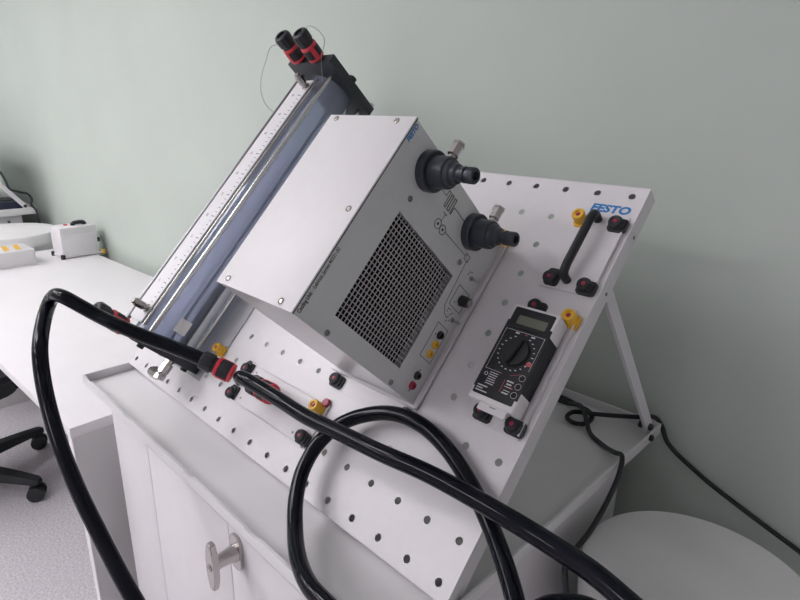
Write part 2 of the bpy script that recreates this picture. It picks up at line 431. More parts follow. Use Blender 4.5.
# base plate with turned-up lips
bm = B()
add_box(bm, -.325, -.1425, .166, .4480, .0005, .003, .0006, 1)
add_box(bm, -.1450, -.1425, .166, .4480, .0005, .007, .0006, 1)
add_box(bm, -.325, -.1425, .164, .1665, .0005, .010, .0006, 1)
add_prism(bm, [(-.322, .139), (-.143, .139), (-.143, .166), (-.322, .166)], (0, 0, .0008), U, V, NN, .0016)
obj('base_plate', bm, 'panel', cu, smooth=0)
# hose fittings
def fitting(v, n):
    bm = B()
    s = .9
    add_lathe(bm, (FU, v, n), U, [(0, .0262), (.0105, .0262), (.012, .0250), (.012, .0180), (.0110, .0175)], 36)
    F = obj('hose_fitting', bm, 'slate', cu, label='black plastic quick coupling')
    bm = B()
    add_lathe(bm, (FU + .010, v, n), U, [(0, .0200), (.0215, .0200), (.0245, .0190), (.0250, .0165), (.030, .0152), (.032, .0125), (.037, .0118), (.039, .0088), (.045, .0086), (.0455, .0098), (.0475, .0100), (.0490, .0097), (.0492, .0082), (.0525, .0082), (.053, .0100), (.061, .0100), (.0625, .0090), (.0625, .0058), (.050, .0056)], 32)
    obj('nozzle', bm, 'slate', F)
    bm = B()
    vp = Vector((FU + .0245, v + .0155, n + .003)); ax = Vector((.02, 1, .02))
    add_lathe(bm, vp, ax, [(0, .0060), (.006, .0060), (.006, .0050), (.009, .0050), (.009, .0080), (.024, .0080), (.0245, .0086), (.027, .0086), (.028, .0072)], 6)
    obj('vent_screw', bm, 'chrome', F, smooth=20, label='hexagonal chrome bleed screw')
fitting(.414, .2075); fitting(.4144, .0780)
# knob, toggles, sockets
bm = B(); add_lathe(bm, (FU, .3307, .0235), U, [(0, .0075), (.001, .0085), (.0105, .0080), (.012, .0068), (.0155, .0068)], 28); kn = obj('control_knob', bm, 'black', cu)
bm = B(); add_lathe(bm, (FU + .0155, .3307, .0235), U, [(0, .0058), (.0015, .0056), (.002, .005)], 24); obj('knob_cap', bm, 'nickel', kn)
for v, n in ((.3656, .0288), (.2996, .0205)):
    bm = B(); add_lathe(bm, (FU, v, n), U, [(0, .0040), (.0025, .0038), (.003, .0024), (.004, .0024)], 6)
    tg_ = obj('toggle_switch', bm, 'nickel', cu)
    bm = B(); add_lathe(bm, (FU + .003, v, n), Vector((1, -.1, -.25)), [(0, .0013), (.010, .0019), (.0115, .0012)], 12); obj('lever', bm, 'nickel', tg_)
for v, n, c in ((.2706, .0274, 'black'), (.2553, .0266, 'yellow'), (.2400, .0273, 'yellow'), (.2051, .0279, 'black'), (.1898, .0269, 'pink')):
    bm = B(); add_lathe(bm, (FU, v, n), U, [(0, .0062), (.0012, .0062), (.003, .0054), (.0042, .0052), (.0042, .0026), (-.002, .0024)], 24)
    obj('test_socket', bm, c, cu, label={'black': 'black', 'yellow': 'yellow', 'pink': 'red'}[c] + ' test socket')
# printed lettering and line diagram (in the plane of the front plate)
FE = dict(o=Vector((FU, 0, 0)), ex=V, ey=NN, ez=U, depth=.0003)
bm = B(); text_bm(bm, 'FESTO', .0064, (FU + .0001, .4140, .2590), V, NN, width=.0245, bold=.05, shear=.12); obj('maker_lettering', bm, 'blue', cu, smooth=0)
bm = B(); text_bm(bm, 'Cooling Unit', .0058, (FU + .0001, .1740, .2590), V, NN, width=.0260, bold=.026)
text_bm(bm, 'LabVolt Series 46331-00', .0054, (FU + .0001, .2060, .2592), V, NN, width=.0530, bold=.008); obj('title_lettering', bm, 'ink', cu, smooth=0)
bm = B()
def ln(a, b, w=.0007): add_bar2d(bm, a, b, w, **FE)
def rect(a, b, w=.0008):
    ln((a[0], a[1]), (b[0], a[1]), w); ln((b[0], a[1]), (b[0], b[1]), w); ln((b[0], b[1]), (a[0], b[1]), w); ln((a[0], b[1]), (a[0], a[1]), w)
rect((.2298, .0155), (.2834, .0444)); obj('printed_frame', bm, 'ink', cu, smooth=0); bm = B()
rect((.3144, .0120), (.3460, .0442)); obj('printed_frame', bm, 'ink', cu, smooth=0); bm = B()
ln((.4135, .182), (.4135, .1590))
zz = [(.4135, .1590), (.4225, .1590), (.4225, .1545), (.4020, .1545), (.4020, .1500), (.4225, .1500), (.4225, .1455), (.4020, .1455), (.4020, .1410), (.4225, .1410), (.4225, .1365), (.4020, .1365), (.4020, .1345), (.4130, .1345), (.4130, .1040)]
for a, b in zip(zz[:-1], zz[1:]): ln(a, b, .0009)
for k in range(4): ln((.4005, .1515 - .0045 * k), (.4245, .1515 - .0045 * k), .0004)
def done(nm):
    global bm
    obj(nm, bm, 'ink', cu, smooth=0); bm = B()
done('coil_symbol')
for c in ((.3781, .1460), (.3778, .1325)):
    add_ring2d(bm, c, .0066, .0009, **FE)
ln((.3846, .1430), (.3960, .1430)); ln((.3960, .1485), (.3960, .1385), .001)
ln((.3790, .1258), (.3815, .0650)); rect((.3770, .0540), (.3860, .0650)); ln((.3770, .0540), (.3860, .0650), .0005)
ln((.3770, .0570), (.3080, .0510)); ln((.3080, .0510), (.2990, .0420)); ln((.2990, .0420), (.2960, .0330))
done('pump_symbol')
for c in ((.3781, .1460), (.3778, .1325)):
    add_ring2d(bm, c, .0010, .0018, **FE); done('pump_centre')
ln((.309, .033), (.309, .040)); ln((.309, .040), (.303, .040)); done('contact_symbol')
for v, n in ((.3735, .0330), (.3715, .0375), (.3670, .0395), (.3070, .0270), (.3035, .0300), (.2990, .0320), (.292, .0315), (.2955, .0265), (.268, .0370), (.2135, .0270), (.1820, .0265), (.3215, .0360)):
    ln((v - .0012, n), (v + .0012, n), .0016); done('terminal_mark')
bm.free()
latch(cu, -.3048, 3 * P); latch(cu, -.1524, 3 * P)
latch(cu, -.1524 + .001, 9 * P - .004, 'yellow')

# ------------------------------------------------------------------ water column (transparent tank)
tk = panel_thing('water_column', 'transparent blue tinted column with steel tie rods and white level scale beside the cooling unit', 'water tank', -.7065, .376)
TU, TN, TR = -.7065, .070, .0490
bm = B(); add_lathe(bm, (TU, .061, TN), V, [(0, TR), (.630, TR)], 64, cap=False); obj('column_tube', bm, 'acrylic', tk, smooth=60, label='blue tinted transparent tube')
for nm, v0, v1 in (('lower_end_block', .041, .061), ('upper_end_block', .691, .711)):
    bm = B(); add_box(bm, -.7785, -.635, v0, v1, .003, .153, .0015, 2); obj(nm, bm, 'blockblack', tk, label='black square end block')
for du in (-.0505, .0505):
    for n in (.020, .120):
        bm = B(); add_cyl(bm, (TU + du + (-.0025 if du < 0 else 0), .061, n), (TU + du + (-.0025 if du < 0 else 0), .691, n), .0045, seg=16)
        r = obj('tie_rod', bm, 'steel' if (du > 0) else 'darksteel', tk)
        bm = B()
        add_lathe(bm, (TU + du, .041, n), -V, [(0, .0065), (.006, .0065), (.007, .005)], 6); add_lathe(bm, (TU + du, .711, n), V, [(0, .0065), (.006, .0065), (.007, .005)], 6)
        obj('rod_nut', bm, 'blackmatte', r)
bm = B(); add_lathe(bm, (-.648, .711, .081), V, [(0, .009), (.010, .009), (.011, .007)], 20); obj('filler_plug', bm, 'blackmatte', tk)
bm = B(); add_lathe(bm, (-.643, .711, .010), V, [(0, .006), (.006, .006), (.007, .004)], 16); obj('mounting_screw', bm, 'chrome', tk)
# scale plate
bm = B(); add_box(bm, -.7500, -.6985, .073, .672, .1215, .1245, .0006, 1); sp = obj('level_scale', bm, 'scale', tk, smooth=0, label='white printed level scale')
bm = B()
SE = dict(o=Vector((0, 0, .1245)), ex=U, ey=V, ez=NN, depth=.0003)
k = 0; v = .105
while v < .64:
    big = (k % 5 == 0)
    add_bar2d(bm, (-.7060, v), (-.7120 if not big else -.7155, v), .0014 if big else .0010, **SE)
    if big and v < .63:
        text_bm(bm, str(k // 5 * 5), .0064, (-.7360, v - .003, .1246), U, V, xs=.9)
    v += .0105; k += 1
obj('scale_marks', bm, 'ink', sp, smooth=0)
# bright guide rail beside the scale, end fittings
bm = B(); add_cyl(bm, (-.6885, .072, .1225), (-.6885, .676, .1225), .0024, seg=14); obj('guide_rail', bm, 'chrome', tk)
for v in (.654, .1005):
    bm = B(); add_lathe(bm, (-.7085, v, .1240), NN, [(0, .0090), (.002, .0090), (.003, .0062), (.008, .0062), (.009, .0078), (.026, .0078), (.028, .0070), (.029, .0060), (.033, .0055)], 20); obj('vent_fitting', bm, 'nickel', tk)
# drain valve below the lower block
bm = B(); vc = Vector((-.668, .043, .047))
add_lathe(bm, vc, -V, [(0, .0095), (.006, .0095), (.006, .0075), (.011, .0075), (.011, .0115), (.028, .0115), (.028, .0085), (.033, .0085), (.033, .0110), (.043, .0110)], 8)
vl = obj('drain_valve', bm, 'chrome', tk, smooth=20, label='chrome drain valve')
bm = B(); add_lathe(bm, vc + Vector((.008, -.034, 0)), Vector((-1, -.1, .15)), [(0, .0085), (.010, .0085), (.011, .0115), (.028, .0115), (.029, .0085), (.036, .0085)], 8); obj('valve_outlet', bm, 'nickel', vl, smooth=20)
# sticker and base plate, latch
bm = B()
ang0 = math.radians(1)
def cylpt(s, v): # wrap on the tube facing the room
    a = s / TR; return Vector((TU + (TR + .0006) * math.cos(a), v, TN + (TR + .0006) * math.sin(a)))
R2 = 8
gr = [[bm.verts.new(cylpt(TR * (ang0 - .27 + .54 * i / R2), .090 + .028 * j)) for i in range(R2 + 1)] for j in range(2)]
for i in range(R2): bm.faces.new([gr[0][i], gr[0][i + 1], gr[1][i + 1], gr[1][i]])
obj('sticker', bm, 'sticker', tk)
bm = B()
add_prism(bm, [(-.815, .034), (-.622, .034), (-.622, .110), (-.600, .114), (-.600, .40), (-.600, .56), (-.815, .56)], (0, 0, .0005), U, V, NN, .0022)
obj('base_plate', bm, 'backplate', tk, smooth=0)
latch(tk, -12 * P, 2 * P + .002, 'yellow')
# quick couplings
def coupling(parent, p0, axis, phase=0.35, s=1.0, name='quick_coupling'):
    """red and black push-fit coupling: p0 = the red end, axis towards the ribbed nut"""
    ax = Vector(axis).normalized(); p0 = Vector(p0)
    bm = B()
    add_lathe(bm, p0, ax, [(0, .0110 * s), (.001 * s, .0155 * s), (.004 * s, .0160 * s), (.0065 * s, .0150 * s)], 28)
    add_lathe(bm, p0 + ax * .0250 * s, ax, [(0, .0150 * s), (.0005 * s, .0162 * s), (.0045 * s, .0158 * s), (.0065 * s, .0135 * s)], 28)
    c = obj(name, bm, 'red', parent, label='red and black hose quick coupling')
    bm = B()
    add_lathe(bm, p0 + ax * .0062 * s, ax, [(0, .0152 * s), (.004 * s, .0160 * s), (.014 * s, .0160 * s), (.0185 * s, .0152 * s)], 28)
    add_lathe(bm, p0 + ax * .031 * s, ax, [(0, .0138 * s), (.006 * s, .0128 * s)], 28)
    obj('sleeve', bm, 'blackmatte', c)
    # red side bridges next to the oval grip
    a, x, y = basis(ax)
    for k in range(2):
        th = math.pi * k + phase
        r_ = x * math.cos(th) + y * math.sin(th); t_ = ax.cross(r_)
        bm = B(); add_prism(bm, rrect(.009 * s, .020 * s, .002 * s, 2), p0 + ax * .0155 * s + r_ * .0142 * s, t_, ax, r_, .0022 * s)
        obj('side_bridge', bm, 'red', c)
    bm = B(); L0 = .036 * s
    prof = [(0, .0120 * s), (.001 * s, .0158 * s), (.016 * s, .0162 * s), (.020 * s, .0145 * s), (.0215 * s, .0120 * s), (.0215 * s, .0085 * s), (.018 * s, .0080 * s)]
    n_ = 48; rings = []
    for t, r in prof:
        rings.append([bm.verts.new(p0 + ax * (L0 + t) + (x * math.cos(2 * math.pi * k / n_) + y * math.sin(2 * math.pi * k / n_)) * r * (1.0 if k % 4 < 2 else .955)) for k in range(n_)])
    for i in range(len(rings) - 1):
        for k in range(n_): bm.faces.new([rings[i][k], rings[i][(k + 1) % n_], rings[i + 1][(k + 1) % n_], rings[i + 1][k]])
    bm.faces.new(rings[-1]); bm.faces.new(rings[0])
    obj('ribbed_nut', bm, 'black', c, smooth=25)
    return c
for u, w in ((-.741, 0.0), (-.680, 1.1)):
    bm = B(); add_cyl(bm, (u, .701, .152), (u, .701, .160), .0135); obj('port', bm, 'blackmatte', tk)
    coupling(tk, (u, .701, .156), (.05, -.02, 1), w, 1.09)
coupling(tk, (-.690, .052, .150), (.0, .03, 1), 2.0, 1.08)
bm = B(); add_tube(bm, catmull([(-.750, .690, .205), (-.752, .672, .214), (-.750, .6438, .2064), (-.748, .6132, .1964), (-.746, .5864, .1781), (-.745, .5756, .1579), (-.745, .5743, .1466), (-.745, .5764, .1265)], 8), .00055, 6); obj('lanyard_wire', bm, 'strip', tk)
bm = B(); add_tube(bm, catmull([(-.668, .702, .215), (-.665, .7206, .2142), (-.663, .7306, .1937), (-.660, .7276, .1745), (-.658, .6968, .1600), (-.660, .6654, .1260)], 8), .00055, 6); obj('lanyard_wire', bm, 'strip', tk)

# ------------------------------------------------------------------ handle module (top right)
hm = panel_thing('handle_module', 'white plate with black bow handle at the right end of the panel', 'equipment module', -.0254, 9 * P)
bm = B(); add_prism(bm, [(-.0640, .394), (.0130, .394), (.0130, .523), (-.0640, .523)], (0, 0, .0006), U, V, NN, .0026)
add_prism(bm, [(.0106, .400), (.0130, .400), (.0130, .505), (.0106, .505)], (0, 0, .0032), U, V, NN, .003); obj('module_plate', bm, 'panel', hm, smooth=0)
bm = B(); hp = [(-.0285, .512, .003), (-.0285, .512, .016), (-.0285, .509, .0210), (-.0285, .5, .0240)] + [(-.0285, .49 - .0115 * k, .0240) for k in range(6)] + [(-.0285, .424, .0240), (-.0285, .413, .0210), (-.0285, .410, .016), (-.0285, .410, .003)]
add_tube(bm, catmull(hp, 6), .0061, 18); obj('handle', bm, 'black', hm, smooth=60)
latch(hm, 0, 8 * P); latch(hm, 0, 10 * P); latch(hm, -P, 8 * P, rot=math.pi / 2); latch(hm, -P - .001, 10 * P - .001, 'yellow')

# ------------------------------------------------------------------ multimeter module
mm = panel_thing('multimeter', 'black and white digital multimeter with round dial clipped to the panel', 'multimeter', -.030, .275)
bm = B(); add_prism(bm, [(-.066, .186), (.012, .186), (.012, .352), (.004, .372), (-.066, .372)], (0, 0, .0006), U, V, NN, .0026)
add_prism(bm, [(.0095, .190), (.012, .190), (.012, .35), (.0095, .35)], (0, 0, .0032), U, V, NN, .004); obj('module_plate', bm, 'panel', mm, smooth=0)
mu0, mu1 = -.0625, .0045
bm = B(); add_box(bm, mu0 + .0008, mu1 - .0008, .222, .322, .0035, .0350, .0015, 2); obj('meter_body', bm, 'blackmatte', mm)
for v0, v1, dv in ((.207, .235, 0), (.312, .3455, 0)):
    bm = B()
    add_box(bm, mu0, mu1, v0, v1, .0030, .0345, .0025, 3)
    obj('end_bumper', bm, 'cover', mm, label='white rubber end bumper')
bm = B(); add_prism(bm, rrect(.0585, .127, .002, 3, -.0290, .2777), (0, 0, .0342), U, V, NN, .0014); obj('face_plate', bm, 'black', mm, smooth=30)
ME = dict(o=Vector((0, 0, .0356)), ex=U, ey=V, ez=NN, depth=.0002)
bm = B(); add_prism(bm, rrect(.0555, .0245, .0015, 3, -.0282, .3255), (0, 0, .0356), U, V, NN, .0008); lcdf = obj('display_frame', bm, 'black', mm, smooth=30)
bm = B(); add_prism(bm, rrect(.0420, .0125, .0006, 2, -.0262, .3240), (0, 0, .0364), U, V, NN, .0003); obj('display', bm, 'lcd', mm, smooth=0, label='olive grey liquid crystal display')
dc = Vector((-.0275, .2795, .0356))
bm = B(); add_lathe(bm, dc, NN, [(0, .0192), (.0025, .0188), (.0035, .0180), (.0050, .0178)], 40); dl = obj('dial', bm, 'black', mm)
bm = B()
aa = math.radians(82); ex = Vector((math.cos(aa), math.sin(aa), 0)); ey = Vector((-math.sin(aa), math.cos(aa), 0))
add_prism(bm, rrect(.0350, .0074, .003, 4), dc + NN * .005, ex, ey, NN, .0062); bmesh.ops.bevel(bm, geom=[e for e in bm.edges if all(v.co.z > .045 for v in e.verts)], offset=.001, segments=2, affect='EDGES')
obj('pointer_grip', bm, 'black', dl)
bm = B()
for a, b in (((-.0565, .3085), (.0000, .3085)), ((.0000, .3085), (.0000, .262)), ((-.0565, .3085), (-.0565, .2490)), ((-.0565, .2490), (-.0320, .2490))):
    add_bar2d(bm, a, b, .0004, **ME)
random.seed(11)
for k in range(20):
    th = math.radians(118 + 16.2 * k); r = .0238
    if 20 < k * 16.2 - 195 < 60: pass
    c = (dc.x + r * math.cos(th), dc.y + r * math.sin(th))
    w = random.choice((.0022, .0030, .0026))
    add_bar2d(bm, (c[0] - w / 2, c[1]), (c[0] + w / 2, c[1]), .0012, **ME)
for x, y, w in ((-.0385, .3060, .0055), (-.0155, .3058, .0055)): add_bar2d(bm, (x - w / 2, y), (x + w / 2, y), .0020, **ME)
for j in range(6):
    y = .2455 - .0030 * j
    add_bar2d(bm, (-.0475, y), (-.0475 + random.uniform(.010, .0135), y), .0009, **ME)
for j, w in ((0, .0145), (1, .009), (2, .017)):
    add_bar2d(bm, (-.0555, .2255 - .0034 * j), (-.0555 + w, .2255 - .0034 * j), .0014, **ME)
add_ring2d(bm, (-.0520, .2420), .0022, .0007, **ME)
for j in range(5):
    for q in range(2):
        y = .2430 - .0040 * j - .001 * q; x = -.0205 + .001 * (j % 2)
        if (j + q) % 4 == 3: continue
        add_bar2d(bm, (x, y), (x + random.uniform(.007, .0105), y), .0008, **ME)
for v in (.2515, .2398, .2282): add_ring2d(bm, (-.0035, v), .0040, .0004, **ME)
obj('printed_scale', bm, 'whiteink', mm, smooth=0)
for a, b, w in (((-.0235, .243), (-.0235, .226), .0007), ((-.0205, .2495), (-.0060, .2560), .0005), ((-.0185, .2345), (-.008, .2345), .0008), ((-.0275, .3060), (-.0240, .3060), .0010)):
    bm = B(); add_bar2d(bm, a, b, w, **ME); obj('red_marking', bm, 'redink', mm, smooth=0)
bm = B()
add_prism(bm, rrect(.0072, .0052, .0008, 2, -.0040, .2708), (0, 0, .0357), U, V, NN, .0002)
obj('red_marking', bm, 'redink', mm, smooth=0)
for v in (.2515, .2398, .2282):
    bm = B(); add_lathe(bm, (-.0035, v, .0356), NN, [(0, .0034), (.0008, .0033), (.0008, .0024), (.0002, .0022)], 20); obj('input_socket', bm, 'inside', mm)
bm = B(); add_prism(bm, rrect(.0405, .0145, .0015, 3, -.0244, .2045), (0, 0, .0285), U, V, NN, .0015)
lb = obj('asset_label', bm, 'cover', mm, smooth=0, label='white paper label')
bm = B()
for k in range(7): add_bar2d(bm, (-.0285 + .0013 * k, .2048), (-.0278 + .0013 * k, .2048), .0014, Vector((0, 0, .0300)), U, V, NN, .0002)
obj('label_print', bm, 'ink', lb, smooth=0)
bm = B(); add_box(bm, -.042, -.008, .2060, .2095, .012, .0290, .0006, 1); obj('holder_clip', bm, 'panel', mm)
latch(mm, -P, 7 * P + .004); latch(mm, .004, 7 * P, 'yellow'); latch(mm, -P + .001, 4 * P - .003); latch(mm, -.0015, 4 * P - .003)

# ------------------------------------------------------------------ hose holder module
hh = panel_thing('hose_holder_module', 'low white mounting plate lying under the thick black hose on the panel', 'equipment module', -8 * P, 1.5 * P)
bm = B(); add_prism(bm, [(-.515, .0385), (-.290, .0385), (-.290, .1130), (-.515, .1130)], (0, 0, .0006), U, V, NN, .0022)
add_prism(bm, [(-.505, .0385), (-.296, .0385), (-.296, .0405), (-.505, .0405)], (0, 0, .0028), U, V, NN, .004)
add_prism(bm, [(-.505, .1110), (-.296, .1110), (-.296, .1130), (-.505, .1130)], (0, 0, .0028), U, V, NN, .004)
obj('module_plate', bm, 'panel', hh, smooth=0)
for u in (-.485, -.330):
    for v in (.050, .1005):
        bm = B(); add_lathe(bm, (u, v, .0028), NN, [(0, .0020), (.0006, .0020), (.0003, .0012)], 12); obj('rivet', bm, 'darksteel', hh)
latch(hh, -10 * P - .002, P - .002, rot=math.pi / 2); latch(hh, -10 * P - .002, 2 * P - .004, rot=math.pi / 2)
latch(hh, -6 * P, P + .002); latch(hh, -6 * P - .002, 2 * P, 'yellow')
bm = B(); add_lathe(bm, (-6 * P + .006, 2 * P + .012, .0028), NN, [(0, .0075), (.004, .0070), (.005, .006)], 16); obj('pin_cap', bm, 'pink', hh)

# ------------------------------------------------------------------ hoses (room coordinates)
HRAD = .0110
CAMW = Vector((0.33057, -0.40917, 0.50904 + ZO))
CAM_R = [(0.70913779, 0.49469857, -0.5023912), (0.22974733, -0.83577919, -0.49868758), (-0.66658815, 0.23821517, -0.70633829)]
HOSES = {'A': [(-0.4645, -0.0209, 0.1239), (-0.4856, -0.0395, 0.1374), (-0.516, -0.0665, 0.1538), (-0.5473, -0.0987, 0.1728), (-0.5735, -0.1249, 0.1898), (-0.6003, -0.1435, 0.2038),
       (-0.6167, -0.1633, 0.2215), (-0.6276, -0.1743, 0.231), (-0.6451, -0.179, 0.232), (-0.6743, -0.1796, 0.2219), (-0.6872, -0.184, 0.2079), (-0.6492, -0.2042, 0.1921), (-0.6013, -0.2252, 0.1658),
       (-0.5787, -0.2329, 0.1319), (-0.5514, -0.2375, 0.0933), (-0.5129, -0.2402, 0.0502), (-0.4646, -0.2385, -0.001), (-0.41, -0.2332, -0.0509), (-0.3515, -0.2275, -0.0965),
       (-0.299, -0.2204, -0.1347)],
 'B': [(-0.4289, 0.0328, 0.0806), (-0.4542, 0.0322, 0.0799), (-0.4422, 0.0157, 0.0933), (-0.4252, 0.0022, 0.1065), (-0.4056, -0.0075, 0.1187), (-0.3877, -0.0076, 0.1205), (-0.364, -0.0033, 0.1167),
       (-0.3164, 0.0035, 0.1099), (-0.2583, 0.0056, 0.1067), (-0.189, 0.0117, 0.1075), (-0.1165, 0.0162, 0.1098), (-0.0464, 0.0259, 0.1107), (0.0132, 0.0315, 0.1082), (0.0806, 0.0345, 0.1051),
       (0.1225, 0.0373, 0.1004), (0.1575, 0.0361, 0.0983), (0.1929, 0.0307, 0.0944), (0.2235, 0.0228, 0.0918), (0.258, 0.0095, 0.0854), (0.2708, -0.0079, 0.0535), (0.2458, -0.0013, 0.0101),
       (0.2019, 0.037, 0.0123), (0.1728, 0.0566, 0.0322), (0.1531, 0.0568, 0.035), (0.1335, 0.0483, 0.0316), (0.1173, 0.0353, 0.0263), (0.1099, 0.0218, 0.0174), (0.1175, -0.0079, 0.0031),
       (0.1353, -0.0499, -0.009)],
 'C': [(-0.0022, -0.1178, 0.0058), (-0.0505, -0.1176, 0.0104), (-0.0922, -0.1142, 0.0092), (-0.1412, -0.0943, 0.0032), (-0.1858, -0.0671, 0.0027), (-0.2194, -0.0411, 0.0164),
       (-0.2405, -0.0136, 0.0368), (-0.246, 0.0175, 0.0623), (-0.2296, 0.0466, 0.0898), (-0.1962, 0.0681, 0.1104), (-0.155, 0.0803, 0.1234), (-0.1115, 0.0832, 0.1252), (-0.0707, 0.0806, 0.1164),
       (-0.0294, 0.0707, 0.102), (0.0111, 0.0549, 0.0853), (0.0475, 0.0378, 0.0662), (0.078, 0.0185, 0.0519), (0.1001, 0.0021, 0.0401), (0.1192, -0.0153, 0.0234)],
 'D': [(-0.2066, 0.568, -0.0265), (-0.1726, 0.5665, -0.0265), (-0.1319, 0.5605, -0.0265), (-0.0949, 0.5505, -0.0265), (-0.0776, 0.529, -0.0255), (-0.0782, 0.4951, -0.025), (-0.0951, 0.4851, -0.024),
       (-0.1092, 0.4917, -0.022), (-0.1077, 0.5105, -0.018), (-0.0826, 0.5289, -0.018), (-0.0474, 0.545, -0.014), (-0.0049, 0.5655, -0.0075), (0.015, 0.5815, -0.0055), (0.026, 0.5925, -0.022),
       (0.0422, 0.594, -0.0529), (0.0999, 0.612, -0.1009), (0.1701, 0.617, -0.1333), (0.2664, 0.62, -0.1701), (0.3397, 0.62, -0.1974)],
 'E': [(-0.1646, 0.548, -0.026), (-0.1394, 0.5504, -0.026), (-0.1023, 0.5275, -0.009), (-0.0755, 0.496, -0.009), (-0.0533, 0.4734, -0.0235), (-0.0174, 0.4546, -0.026), (0.012, 0.4315, -0.015),
       (0.027, 0.4205, -0.0085), (0.0385, 0.392, -0.021), (0.038, 0.3634, -0.0579), (0.036, 0.3166, -0.0908), (0.036, 0.2722, -0.0991), (0.04, 0.2375, -0.0998), (0.042, 0.2402, -0.129),
       (0.042, 0.2547, -0.1761), (0.042, 0.2745, -0.2395)],
 'F': [(-3.42, 0.2591, 0.2427), (-3.38, 0.2948, 0.1814), (-3.345, 0.3037, 0.1417), (-3.33, 0.3156, 0.0948), (-3.33, 0.3589, 0.0756), (-3.33, 0.3946, 0.062), (-3.325, 0.4073, 0.0288),
       (-3.325, 0.3992, 0.0076), (-3.318, 0.4163, -0.0263), (-3.3, 0.4182, -0.0797), (-3.285, 0.4159, -0.1333), (-3.28, 0.4103, -0.1769)]}
def toR(p): return Vector((p[0], p[1], p[2] + ZO))
def hose(name, label, cat, pts, r, n=10, mat='hose', group=None, seg=20):
    base = toR(pts[0])
    t = thing(name, label, cat, base, group=group)
    bm = B(); add_tube(bm, [q - base for q in catmull([toR(p) for p in pts], n)], r, seg)
    obj('hose_body' if mat == 'hose' else 'cable', bm, mat, t, smooth=60)
    return t, base
h1, b1 = hose('water_hose', 'thick black hose bent over the left front corner of the tray, with a red coupling', 'hose', HOSES['A'], HRAD, group=None)
e = toR(HOSES['A'][0]); d = (toR(HOSES['A'][0]) - toR(HOSES['A'][1])).normalized()
coupling(h1, e + d * .034 - b1, -d, 2.3, .98)
h2, b2 = hose('water_hose', 'thick black hose running across the panel front down to the lower right corner', 'hose', HOSES['B'], HRAD)
e = toR(HOSES['B'][0]); d = (toR(HOSES['B'][0]) - toR(HOSES['B'][1])).normalized()
coupling(h2, e + d * .044 - b2, -d, 2.3, 1.06)
h3, b3 = hose('water_hose', 'black hose coiled in one large loop over the tray edge', 'hose', HOSES['C'], .0105)
c1, q1 = hose('power_cord', 'black power cord looped on the tray and running along the wall to the right', 'power cord', HOSES['D'], .0042, mat='cord', seg=10)
c2, q2 = hose('power_cord', 'black power cord hanging over the right rim of the tray beside the drum', 'power cord', HOSES['E'], .0042, mat='cord', seg=10)

# ------------------------------------------------------------------ drums
def drum(x, y, ztop, r, label):
    t = world_thing('plastic_drum', label, 'drum', x, y, -ZO)
    H = ztop + ZO
    bm = B(); add_lathe(bm, (x, y, -ZO), NN, [(0, r * .88), (.02, r * .90), (H * .5, r * .94), (H - .055, r * .955)], 64); obj('drum_body', bm, 'drum', t)
    bm = B(); add_lathe(bm, (x, y, ztop - .055), NN, [(0, r * .96), (.0, r * .99), (.045, r), (.052, r * .995), (.055, r * .985), (.0555, r * .5), (.0556, r * .02)], 72); obj('lid', bm, 'drum', t)
drum(.187, .337, -.100, .1557, 'round white plastic drum with flat lid right of the cabinet')
drum(-3.055, .20, -.078, .235, 'white plastic drum behind the far end of the desk, before the far cabinet')

# ------------------------------------------------------------------ desk
DR = math.radians(2.9); DZ = -.150; DX, DY = -.936, -.133
dk = thing('desk', 'long white desk left of the cabinet along the sage wall', 'desk', (DX, DY, 0), (0, 0, DR))
DL, DD, DH = 1.86, .685, DZ + ZO
bm = B(); add_box(bm, -DL, 0, 0, DD, DH - .025, DH, .0012, 2); obj('desktop', bm, 'desk', dk)
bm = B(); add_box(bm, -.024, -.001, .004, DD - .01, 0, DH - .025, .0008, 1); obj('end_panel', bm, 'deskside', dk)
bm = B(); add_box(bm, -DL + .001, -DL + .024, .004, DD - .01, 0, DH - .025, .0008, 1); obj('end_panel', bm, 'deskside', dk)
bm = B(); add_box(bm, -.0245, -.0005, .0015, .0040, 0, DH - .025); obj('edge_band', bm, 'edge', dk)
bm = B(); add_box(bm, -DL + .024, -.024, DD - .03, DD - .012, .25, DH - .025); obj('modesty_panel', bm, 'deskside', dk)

# instruments on the desk
iA = thing('bench_instrument', 'small pale grey vented box with black top handle, far end of the desk', 'laboratory instrument', (-2.560, .322, DH), (0, 0, math.radians(5)))
# local: x to the left-back is negative, y along the vented side
bm = B(); add_box(bm, -.115, 0, 0, .160, .010, .142, .003, 2); hs = obj('housing', bm, 'panel', iA)
bm = B(); add_box(bm, -.125, .006, -.004, .182, .004, .010, .001, 1); obj('base_plate', bm, 'panel', iA)
bm = B()
for j in range(4):
    for k in range(22): add_box(bm, -.0005, .0010, .012 + k * .0064, .0155 + k * .0064, .110 + j * .0066, .1135 + j * .0066)
obj('vent_slots', bm, 'grey', iA, smooth=0)
bm = B(); add_box(bm, 0, .0008, .004, .156, .0900, .0910); obj('seam', bm, 'grey', iA)
bm = B(); add_tube(bm, catmull([(-.045, .075, .142), (-.045, .076, .149), (-.045, .082, .153), (-.045, .120, .153), (-.045, .126, .149), (-.045, .127, .142)], 6), .0095, 14); obj('carry_handle', bm, 'black', iA)
bm = B(); add_box(bm, -.075, -.060, .045, .060, .142, .148, .002); obj('push_button', bm, 'red', iA)
for x, y in ((-.115, 0.0), (0.0, -.002)):
    bm = B(); add_lathe(bm, (x, y, 0), NN, [(0, .010), (.016, .010), (.020, .008)], 14); lt = obj('latch', bm, 'blackmatte', iA)
bm = B(); add_lathe(bm, (.0, .178, .0), NN, [(0, .010), (.016, .009), (.020, .008)], 14); obj('latch', bm, 'yellow', iA, label='yellow latch')
